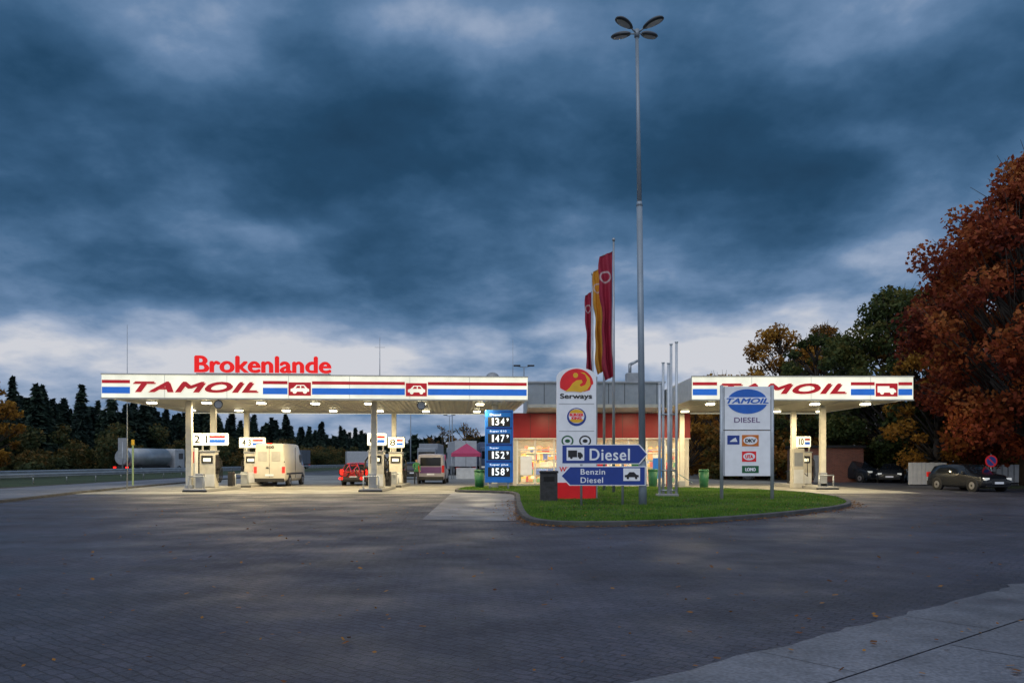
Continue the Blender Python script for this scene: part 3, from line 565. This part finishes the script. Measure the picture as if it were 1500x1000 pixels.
# ---------------------------------------------------------------- vehicles
def vehicle(name,loc,hd,L,W,H,st,side,top,paint,wheel=.32,axles=(-.3,.31)):
    p=E(name,loc,hd); V=[]
    for x,zb,bl,rf,wf,wr in st:
        w=W/2*wf; r=W/2*wr; zb*=H; bl*=H; rf*=H
        half=[(0,zb),(w*.86,zb),(w*.98,zb+.12*H*.5),(w,(zb+bl)/2),(w*.97,bl),(r,rf-.03*(rf>bl+.1)),(r*.72,rf),(0,rf+.012)]
        pts=[(x*L,y,z) for y,z in half]+[(x*L,-y,z) for y,z in half[-2:0:-1]]; V+=pts
    n=14; F=[];mi=[]
    for s in range(len(st)-1):
        for i in range(n):
            j=(i+1)%n; F.append((s*n+i,s*n+j,(s+1)*n+j,(s+1)*n+i))
            g=0
            if i in (4,9): g=1 if s in side else 0
            if i in (5,6,7,8): g=1 if s in top else 0
            if i in (0,13): g=2
            mi.append(g)
    F.append(tuple(range(n))); mi.append(0); F.append(tuple(range((len(st)-1)*n,len(st)*n))[::-1]); mi.append(0)
    me=bpy.data.meshes.new('body'); me.from_pydata(V,[],F); me.polygons.foreach_set('material_index',mi)
    bm=bmesh.new(); bm.from_mesh(me); bmesh.ops.recalc_face_normals(bm,faces=bm.faces[:]); bm.to_mesh(me); bm.free()
    o=obj('body',me,[paint,glass,dark],p,True)
    bv=o.modifiers.new('b','BEVEL'); bv.width=.03; bv.segments=2; bv.limit_method='ANGLE'; bv.angle_limit=R(30)
    for ax in axles:
        for s in (-1,1):
            y=s*(W/2-.1); tube('wheel',[((ax*L,y-.11*s,wheel),(ax*L,y+.115*s,wheel),wheel,wheel)],black,p,22)
            tube('rim',[((ax*L,y+.1*s,wheel),(ax*L,y+.125*s,wheel),wheel*.64,wheel*.6)],chrome,p,14)
            tube('hub',[((ax*L,y+.12*s,wheel),(ax*L,y+.135*s,wheel),wheel*.2,wheel*.2)],dark,p,10)
            tube('wheel_arch',[((ax*L,y-.05*s,wheel+.02),(ax*L,y+.104*s,wheel+.02),wheel*1.2,wheel*1.2)],dark,p,22)
    return p,st[-1][0]*L,st[0][0]*L
def paint(n,c): return M(n,c,.22,.0,var=.05)
sedan=[(-.5,.27,.5,.56,.86,.7),(-.48,.2,.6,.66,.93,.75),(-.4,.16,.64,.7,.98,.76),(-.31,.14,.65,.73,1,.74),(-.18,.14,.65,.96,1,.66),(0,.14,.64,1.,1,.66),(.1,.14,.64,.97,1,.66),(.24,.14,.62,.68,1,.74),(.4,.15,.55,.6,.97,.72),(.47,.18,.48,.52,.9,.68),(.5,.22,.4,.44,.8,.62)]
hatch=[(-.5,.25,.52,.56,.88,.74),(-.485,.18,.6,.66,.95,.76),(-.43,.15,.63,.93,.98,.68),(-.3,.14,.63,.98,1,.68),(-.1,.14,.63,1.,1,.68),(.08,.14,.63,.97,1,.66),(.24,.14,.6,.68,1,.74),(.41,.15,.54,.6,.97,.72),(.48,.18,.46,.5,.88,.66),(.5,.22,.38,.42,.8,.62)]
vanst=[(-.5,.14,.5,.96,.97,.84),(-.49,.12,.5,.985,1,.86),(-.2,.11,.5,1,1,.86),(.1,.11,.5,1,1,.86),(.2,.11,.5,.985,1,.84),(.26,.11,.5,.93,1,.8),(.385,.11,.47,.52,1,.82),(.47,.12,.4,.44,.95,.78),(.5,.15,.33,.37,.86,.7)]
def rear_parts(p,xr,W,H,tl,zl0,zl1,plate_z,h=0):
    for s in (-1,1): box('tail_lamp',xr-.02,xr+.1,s*W*.44-.09,s*W*.44+.09,zl0,zl1,tl,p,.015)
    box('number_plate',xr-.035,xr-.01,-.26,.26,plate_z,plate_z+.12,wsign,p); box('bumper',xr-.06,xr+.1,-W*.46,W*.46,.28,.52,dark,p,.03)
def front_parts(p,xf,W,H,z=.62):
    for s in (-1,1):
        box('head_lamp',xf-.28,xf-.03,s*W*.36-.14,s*W*.36+.14,z-.02,z+.12,head,p,.03); box('mirror',xf-1.5,xf-1.35,s*(W/2+.02)-.07,s*(W/2+.02)+.07,.92,1.05,dark,p,.02)
    box('grille',xf-.1,xf+.012,-.42,.42,z-.24,z+.06,dark,p,.03); box('number_plate',xf+.01,xf+.03,-.26,.26,z-.2,z-.09,wsign,p); box('lower_grille',xf-.1,xf-.005,-.7,.7,.26,.36,black,p,.02)
pw=paint('van_white',(.6,.57,.5))
p,xf,xr=vehicle('delivery_van',(-15.35,53,0),R(92),5.9,1.99,2.74,vanst,{5},{5},pw,wheel=.34)
rear_parts(p,xr,1.99,2.74,taillit,.85,1.25,.66,1); box('door_seam',xr-.012,xr,-.008,.008,.55,2.55,dark,p); box('door_handle',xr-.04,xr-.01,.05,.2,1.15,1.22,dark,p)
for s in (-1,1): box('rear_window',xr-.015,xr-.002,s*.42-.28,s*.42+.28,1.6,2.2,M('van_rear_panel',(.45,.44,.41),.3),p,.004); box('door_hinge',xr-.03,xr,s*.93-.02,s*.93+.02,1.5,1.6,dark,p)
text('500',-.2,.3,2.4,2.56,0,dark,p,.004,.02).matrix_local=Matrix.Translation((xr-.02,0,0))@Matrix.Rotation(R(-90),4,'Z')
box('side_strip',-2.6,1.8,-1.005,-.99,.75,.85,dark,p); box('side_window',1.1,1.75,-.955,-.93,1.5,2.05,glass,p,.01); box('side_seam',-.3,-.28,-1.0,-.975,.5,2.5,dark,p)
box('roof_lamp',xr+.02,xr+.1,-.15,.15,2.66,2.72,taillit,p,.01)
p,xf,xr=vehicle('minivan',(-5.75,58.3,0),R(91),5.0,1.98,2.12,vanst,{2,3,4,5},{5},paint('van_lilac',(.42,.4,.46)),wheel=.33)
rear_parts(p,xr,1.98,2.12,tail,.8,1.3,.62,1); box('rear_window',xr-.02,xr-.002,-.72,.72,1.25,1.85,glass,p,.01); box('tailgate_panel',xr-.015,xr-.002,-.75,.75,.75,1.2,purple,p,.01)
p,xf,xr=vehicle('estate_car',(-10.3,54,0),R(90),4.4,1.8,1.52,hatch,{2,3,4,5},{1,5},paint('car_red',(.4,.02,.02)))
rear_parts(p,xr,1.8,1.5,taillit,.72,1.05,.5)
bk=E('bicycle_carrier',(-10.3,51.4,0)); sg=[((-.8,.0,.5),(.8,0,.5),.03,.03),((-.3,.0,.5),(-.3,0,1.4),.025,.025),((.3,.0,.5),(.3,0,1.4),.025,.025)]
tube('frame',sg,dark,bk,8); box('light_bar',-.8,.8,-.3,-.26,.42,.56,dark,bk,.01)
for s in (-1,1): box('carrier_lamp',s*.68-.12,s*.68+.12,-.33,-.301,.42,.56,taillit,bk,.01)
for k_,cc in ((-.12,red),(.08,bluesign)):
    sg=[]
    for cx in (-.52,.52):
        for i in range(20):
            a0=2*math.pi*i/20;a1=2*math.pi*(i+1)/20; sg.append(((cx+.33*math.cos(a0),k_,.9+.33*math.sin(a0)),(cx+.33*math.cos(a1),k_,.9+.33*math.sin(a1)),.02,.02))
        for i in range(8):
            a0=math.pi*i/4; sg.append(((cx,k_,.9),(cx+.33*math.cos(a0),k_,.9+.33*math.sin(a0)),.004,.004))
    tube('bicycle_wheels',sg,black,bk,6)
    tube('bicycle_frame',[((-.52,k_,.9),(-.2,k_,1.3),.02,.02),((-.2,k_,1.3),(.35,k_,1.35),.02,.02),((.35,k_,1.35),(.52,k_,.9),.02,.02),((-.52,k_,.9),(-.05,k_,.88),.02,.02),((-.05,k_,.88),(.35,k_,1.32),.02,.02),((-.05,k_,.88),(-.22,k_,1.42),.02,.02),((-.3,k_,1.43),(-.12,k_,1.43),.03,.03),((.33,k_-.2,1.48),(.33,k_+.2,1.48),.015,.015),((.35,k_,1.35),(.33,k_,1.48),.015,.015)],cc,bk,6)
p,xf,xr=vehicle('parked_car',(-8.9,72,0),R(95),4.4,1.8,1.5,hatch,{2,3,4,5},{1,5},paint('car_navy',(.02,.025,.04))); rear_parts(p,xr,1.8,1.5,tail,.72,1.0,.5)
p,xf,xr=vehicle('parked_car',(24.75,43.2,0),R(-80),4.3,1.8,1.45,hatch,{2,3,4,5},{1,5},paint('car_black',(.012,.014,.018))); front_parts(p,xf,1.8,1.45); rear_parts(p,xr,1.8,1.45,tail,.72,1.0,.5)
p,xf,xr=vehicle('parked_car',(26.3,61,0),R(-70),4.6,1.88,1.68,hatch,{2,3,4,5},{1,5},paint('car_dark_blue',(.012,.016,.024))); front_parts(p,xf,1.88,1.6,.75)
p,xf,xr=vehicle('parked_car',(28.4,59.5,0),R(-120),4.5,1.8,1.42,sedan,{3,4,5,6},{3,6},paint('car_grey',(.03,.033,.04))); front_parts(p,xf,1.8,1.4)
def truck(name,loc,hd,body,tank=False,L=11):
    p=E(name,loc,hd)
    box('cab',L/2-2.1,L/2,-1.2,1.2,.6,3.3,body,p,.15); box('windscreen',L/2-.02,L/2+.02,-1.05,1.05,1.9,2.8,glass,p,.01)
    for s in (-1,1): box('side_window',L/2-1.3,L/2-.4,s*1.2-.02,s*1.2+.02,1.9,2.7,glass,p,.01)
    box('chassis',-L/2,L/2-.3,-.45,.45,.6,.95,dark,p)
    if tank: tube('tank',[((-L/2,0,2.1),(-L/2+.4,0,2.1),.95,1.2),((-L/2+.4,0,2.1),(L/2-2.9,0,2.1),1.2,1.2),((L/2-2.9,0,2.1),(L/2-2.5,0,2.1),1.2,.95)],galv,p,24)
    else: box('box_body',-L/2,L/2-2.4,-1.25,1.25,.98,3.9,body,p,.05); box('door_seam',-L/2-.012,-L/2,-.02,.02,1.0,3.85,dark,p)
    for x in (-L/2+1,-L/2+2.3,L/2-1.2):
        for s in (-1,1): tube('wheel',[((x,s*.9,.5),(x,s*1.2,.5),.5,.5)],black,p,18); tube('rim',[((x,s*1.19,.5),(x,s*1.21,.5),.28,.25)],chrome,p,12)
    for s in (-1,1): box('tail_lamp',-L/2-.04,-L/2,s*.95-.2,s*.95+.2,.7,.88,taillit if tank else tail,p); 
    for s in (-1,1): box('head_lamp',L/2,L/2+.03,s*.9-.2,s*.9+.2,.8,1.0,head,p)
    return p
tw=M('truck_white',(.5,.52,.55),.4); tbm=M('truck_blue',(.10,.14,.24),.4)
truck('tanker_truck',(-49,108,0),R(75),tw,True); truck('box_truck',(-6.2,96,0),R(100),tw); truck('box_truck',(-3.0,100,0),R(-85),tbm); truck('box_truck',(-11,108,0),R(-90),M('truck_grey',(.3,.33,.37),.4))
truck('box_truck',(-34,190,0),R(20),tw); truck('box_truck',(-48,170,0),R(150),M('truck_dark',(.1,.12,.15),.4)); truck('box_truck',(.6,94,0),R(80),tbm)
p,xf,xr=vehicle('estate_car',(-64,95,0),R(88),4.4,1.8,1.45,sedan,{3,4,5,6},{3,6},paint('car_silver',(.3,.3,.32))); rear_parts(p,xr,1.8,1.4,taillit,.7,.95,.5)
p=E('red_pavilion',(-4.1,72,0)); me=bpy.data.meshes.new('roof'); me.from_pydata([(-1.3,-1.3,2.3),(1.3,-1.3,2.3),(1.3,1.3,2.3),(-1.3,1.3,2.3),(0,0,3.2),(-1.3,-1.3,2.0),(1.3,-1.3,2.0),(1.3,1.3,2.0),(-1.3,1.3,2.0)],[],[(0,1,4),(1,2,4),(2,3,4),(3,0,4),(0,5,6,1),(1,6,7,2),(2,7,8,3),(3,8,5,0)]); obj('roof',me,M('tent_red',(.5,.05,.14),.6),p); tube('legs',[((a_,b_,0),(a_,b_,2.3),.03,.03) for a_ in (-1.25,1.25) for b_ in (-1.25,1.25)],galv,p); box('counter',-.9,.9,-.6,-.2,0,1.0,white,p,.02)
for x,y in ((-1.85,45.2),(11.2,46.5),(8.6,48.6)):
    p=E('waste_bin',(x,y,0)); tube('body',[((0,0,.05),(0,0,1.0),.24,.3),((0,0,1.0),(0,0,1.12),.32,.28)],green,p,14); tube('foot',[((0,0,0),(0,0,.05),.2,.2)],dark,p)
p=E('playground_slide',(9.6,49.2,0)); me=bpy.data.meshes.new('chute'); me.from_pydata([(0,-.25,1.2),(0,.25,1.2),(1.6,.25,.25),(1.6,-.25,.25)],[],[(0,1,2,3)]); obj('chute',me,M('slide_blue',(.02,.3,.45),.3),p); tube('ladder',[((0,-.25,0),(0,-.25,1.5),.03,.03),((0,.25,0),(0,.25,1.5),.03,.03),((0,-.25,.4),(0,.25,.4),.02,.02),((0,-.25,.8),(0,.25,.8),.02,.02)],red,p)
bwm=bpy.data.materials.new('brick'); bwm.use_nodes=True; nt=bwm.node_tree; tcb=nt.nodes.new('ShaderNodeTexCoord'); brk=nt.nodes.new('ShaderNodeTexBrick'); mpb=nt.nodes.new('ShaderNodeMapping'); mpb.inputs['Rotation'].default_value=(R(90),0,0)
nt.links.new(tcb.outputs['Object'],mpb.inputs[0]); nt.links.new(mpb.outputs[0],brk.inputs[0]); brk.inputs['Scale'].default_value=1; brk.inputs['Brick Width'].default_value=.25; brk.inputs['Row Height'].default_value=.08; brk.inputs['Mortar Size'].default_value=.006
brk.inputs['Color1'].default_value=(.22,.07,.045,1); brk.inputs['Color2'].default_value=(.14,.045,.03,1); brk.inputs['Mortar'].default_value=(.2,.18,.16,1); nt.links.new(brk.outputs[0],nt.nodes['Principled BSDF'].inputs[0])
p=E('brick_outbuilding',(22.3,60.5,0)); box('walls',0,4.4,0,4,0,2.6,bwm,p); box('roof',-.15,4.55,-.15,4.15,2.6,2.8,dark,p,.02); box('door',.6,1.5,-.02,-.002,0,2.05,greym,p)
p=E('white_fence',(25.9,52,0))
for i in range(9): box('board_%d'%i,i*.28,i*.28+.26,0,.05,.08,1.5+.01*(i%2),white,p,.01)
tube('posts',[((x,.1,0),(x,.1,1.45),.04,.04) for x in (0.1,1.25,2.4)],galv,p)
p=E('white_fence',(28.6,56,0))
for i in range(20): box('board_%d'%i,i*.42,i*.42+.38,0,.04,.1,1.35,greym,p,.01)
sheet('grass_verge',[(27.5,46),(60,46),(60,52),(27.5,51)],.03,g_gr)

# ---------------------------------------------------------------- person beside minivan
p=E('standing_person',(-6.55,54.6,.0),R(20))
J=[((0,0,.95),.13),((0,0,1.2),.14),((0,0,1.42),.13),((0,0,1.53),.06),((0,-.01,1.63),.09),((0,-.01,1.72),.085),
   ((.1,0,.9),.095),((.11,-.02,.5),.062),((.11,.03,.1),.045),((.12,-.12,.05),.04),((-.1,0,.9),.095),((-.12,.02,.5),.062),((-.12,.05,.1),.045),((-.13,-.1,.05),.04),
   ((.2,0,1.42),.06),((.25,.0,1.15),.045),((.24,-.15,.95),.035),((.24,-.2,.88),.03),((-.2,0,1.42),.06),((-.25,-.08,1.18),.045),((-.15,-.3,1.1),.035),((-.12,-.38,1.1),.03)]
ed=[(0,1),(1,2),(2,3),(3,4),(4,5),(0,6),(6,7),(7,8),(8,9),(0,10),(10,11),(11,12),(12,13),(2,14),(14,15),(15,16),(16,17),(2,18),(18,19),(19,20),(20,21)]
me=bpy.data.meshes.new('body'); me.from_pydata([j[0] for j in J],ed,[]); o=obj('body',me,None,p)
sk=o.modifiers.new('s','SKIN'); 
for i,j in enumerate(J): me.skin_vertices[0].data[i].radius=(j[1],j[1]*(.75 if i in (0,1,2) else 1))
me.skin_vertices[0].data[0].use_root=True; sb=o.modifiers.new('ss','SUBSURF'); sb.levels=2; sb.render_levels=2
dg=bpy.context.evaluated_depsgraph_get(); me2=bpy.data.meshes.new_from_object(o.evaluated_get(dg)); bpy.data.objects.remove(o)
o=obj('body',me2,[M('jacket_green',(.06,.24,.1),.8),M('trousers',(.03,.035,.05),.8),M('skin',(.5,.3,.22),.5),M('hair',(.05,.03,.02),.8)],p,True)
for f in me2.polygons:
    z_=f.center.z; x_=abs(f.center.x); yv=f.center.y
    f.material_index=0 if z_>.88 else 1
    if z_>1.53: f.material_index=2
    if z_>1.72 or (z_>1.6 and yv>.02): f.material_index=3
    if z_<.1: f.material_index=3
    if (z_<.95 and x_>.2 and z_>.8) or (yv<-.33 and z_>1): f.material_index=2

# ---------------------------------------------------------------- trees
def broad(name,loc,h,cr,mat,trunk=.3,nl=60,per=150,leaf=.14,zlow=.25):
    p=E(name,loc); segs=[((0,0,0),(0,0,h*.3),trunk,trunk*.75),((0,0,h*.3),(.1,0,h*.65),trunk*.75,trunk*.45),((.1,0,h*.65),(0,0,h*.93),trunk*.45,.04)]
    cent=[];rad=[]
    for i in range(nl):
        u=RNG.random(); zf=zlow+(1-zlow)*u; prof=math.sin(math.pi*min(1,max(.04,(zf-zlow)/(1-zlow)*.85+.14)))**.7
        a_=RNG.uniform(0,6.28); r_=cr*prof*(.4+.6*RNG.random()**.5); 
        c=(r_*math.cos(a_),r_*math.sin(a_),h*zf*.97); cent.append(c); rad.append(cr*RNG.uniform(.15,.3)*(1-.25*u))
        st=(0,0,max(h*.15,c[2]-r_*.8-h*.05)); mid=(c[0]*.5,c[1]*.5,(st[2]+c[2])/2+.2)
        segs+=[(st,mid,trunk*.28,trunk*.17),(mid,c,trunk*.17,.02)]
        for q_ in range(3):
            e_=(c[0]+RNG.normal(0,.5)*cr*.2,c[1]+RNG.normal(0,.5)*cr*.2,c[2]+RNG.uniform(.0,.25)*cr); segs.append((mid,e_,.04,.01))
    tube('trunk_and_limbs',segs,bark,p,6)
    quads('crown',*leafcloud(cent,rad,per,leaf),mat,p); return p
f_red=foliage('foliage_red',[(.06,.012,.008),(.19,.035,.018),(.33,.075,.026),(.42,.15,.04)])
f_grn=foliage('foliage_dark_green',[(.018,.03,.013),(.042,.066,.022),(.085,.105,.03),(.17,.14,.035)])
f_org=foliage('foliage_orange',[(.11,.05,.012),(.28,.13,.022),(.44,.22,.035),(.5,.29,.05)])
f_mix=foliage('foliage_mixed',[(.04,.045,.012),(.1,.085,.02),(.24,.12,.025),(.34,.13,.025)])
f_pin=foliage('foliage_pine',[(.016,.03,.027),(.034,.062,.05),(.055,.09,.062),(.09,.11,.06)],.1)
broad('maple_tree',(28.0,42.5,0),17.8,6.3,f_red,.35,150,190,.12,.2)
broad('maple_tree',(33.5,52,0),17.5,7,f_red,.35,90,120,.15,.12)
broad('oak_tree',(30,62,0),15,5.6,f_grn,.4,110,200,.14,.12)
broad('oak_tree',(36,66,0),17,6.5,f_mix,.4,90,150,.16,.1)
broad('oak_tree',(26.8,70,0),13,4.5,f_grn,.35,80,200,.14,.1)
broad('maple_tree',(29.3,55,0),10.5,3.6,f_org,.25,60,220,.12,.15)
broad('birch_tree',(25.6,76,0),14.6,4.8,f_org,.22,100,170,.13,.2)
broad('birch_tree',(31.5,80,0),15.2,4.6,f_mix,.22,80,110,.12,.3)
broad('oak_tree',(22,84,0),10.5,5,f_org,.3,70,150,.17,.05)
broad('birch_tree',(16.3,74,0),7.4,3,f_org,.2,50,220,.13,.08)
broad('oak_tree',(20,70,0),6.5,3.2,f_mix,.25,50,200,.14,.02)
broad('oak_tree',(43,60,0),15,6,f_grn,.35,80,130,.17,.02)
broad('maple_tree',(-45.8,68,0),10,3.4,f_org,.22,60,180,.14,.15)
broad('birch_tree',(-9,150,0),8.5,3.8,f_mix,.25,30,60,.15,.25); broad('birch_tree',(-14,160,0),9,3.6,f_mix,.25,30,60,.15,.25)
cent=[];rad=[]
for i in range(150):
    x=RNG.uniform(18,62); y=RNG.uniform(66,74) if x<34 else RNG.uniform(56,66); cent.append((x,y,RNG.uniform(.4,3.6))); rad.append(RNG.uniform(.9,1.7))
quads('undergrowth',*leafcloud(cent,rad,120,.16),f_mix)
cent=[];rad=[]
for i in range(260):
    x=RNG.uniform(12,120); y=RNG.uniform(95,125); cent.append((x,y,RNG.uniform(.5,9))); rad.append(RNG.uniform(1.6,3))
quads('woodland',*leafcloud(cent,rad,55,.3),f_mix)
def conifer(x,y,h,r,n,size):
    zf=RNG.random(n)**.75; a_=RNG.uniform(0,6.28,n); tier=(.62+.38*np.abs(np.sin(zf*h*1.3+a_*.5+x)))*(.75+.3*np.sin(a_*3+y))
    rr=r*(1-zf)**.75*tier*(.35+.65*RNG.random(n)**.5)
    P=np.stack([x+rr*np.cos(a_),y+rr*np.sin(a_),h*(.06+.94*zf)-rr*.25],1)
    u=np.stack([np.cos(a_),np.sin(a_),-.35+RNG.normal(0,.25,n)],1); w_=np.stack([-np.sin(a_),np.cos(a_),RNG.normal(0,.3,n)],1)
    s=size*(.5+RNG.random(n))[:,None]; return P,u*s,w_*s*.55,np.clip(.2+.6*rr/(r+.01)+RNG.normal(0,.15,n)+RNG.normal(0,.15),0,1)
parts=[]
for i in range(340):
    f=RNG.random()**1.3; y=112+f*330; x=-80-RNG.random()**1.3*50+f*12; h=RNG.uniform(9.5,17.5)
    parts.append(conifer(x,y,h,RNG.uniform(2.6,4.6),int(950*(1-.55*f)),.5*(1+.8*f)))
for i in range(30):
    parts.append(conifer(RNG.uniform(-97,-72),RNG.uniform(92,114),RNG.uniform(7,16.5),RNG.uniform(2.2,3.6),900,.45))
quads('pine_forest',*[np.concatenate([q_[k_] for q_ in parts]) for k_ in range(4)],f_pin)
parts=[]
for i in range(420):
    x=RNG.uniform(-230,150); y=RNG.uniform(470,560); parts.append(conifer(x,y,RNG.uniform(11,17),RNG.uniform(5,8),130,2.2))
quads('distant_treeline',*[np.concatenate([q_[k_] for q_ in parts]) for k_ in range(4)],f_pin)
cent=[];rad=[]
for i in range(320):
    y=RNG.uniform(80,330); cent.append((-76+RNG.normal(0,3)+y*.02,y,RNG.uniform(.5,8)*(RNG.random()**.5))); rad.append(RNG.uniform(1.2,2.6))
quads('roadside_shrubs',*leafcloud(cent,rad,55,.25),foliage('foliage_shrub',[(.025,.035,.015),(.05,.07,.028),(.1,.09,.03),(.2,.11,.03)]))
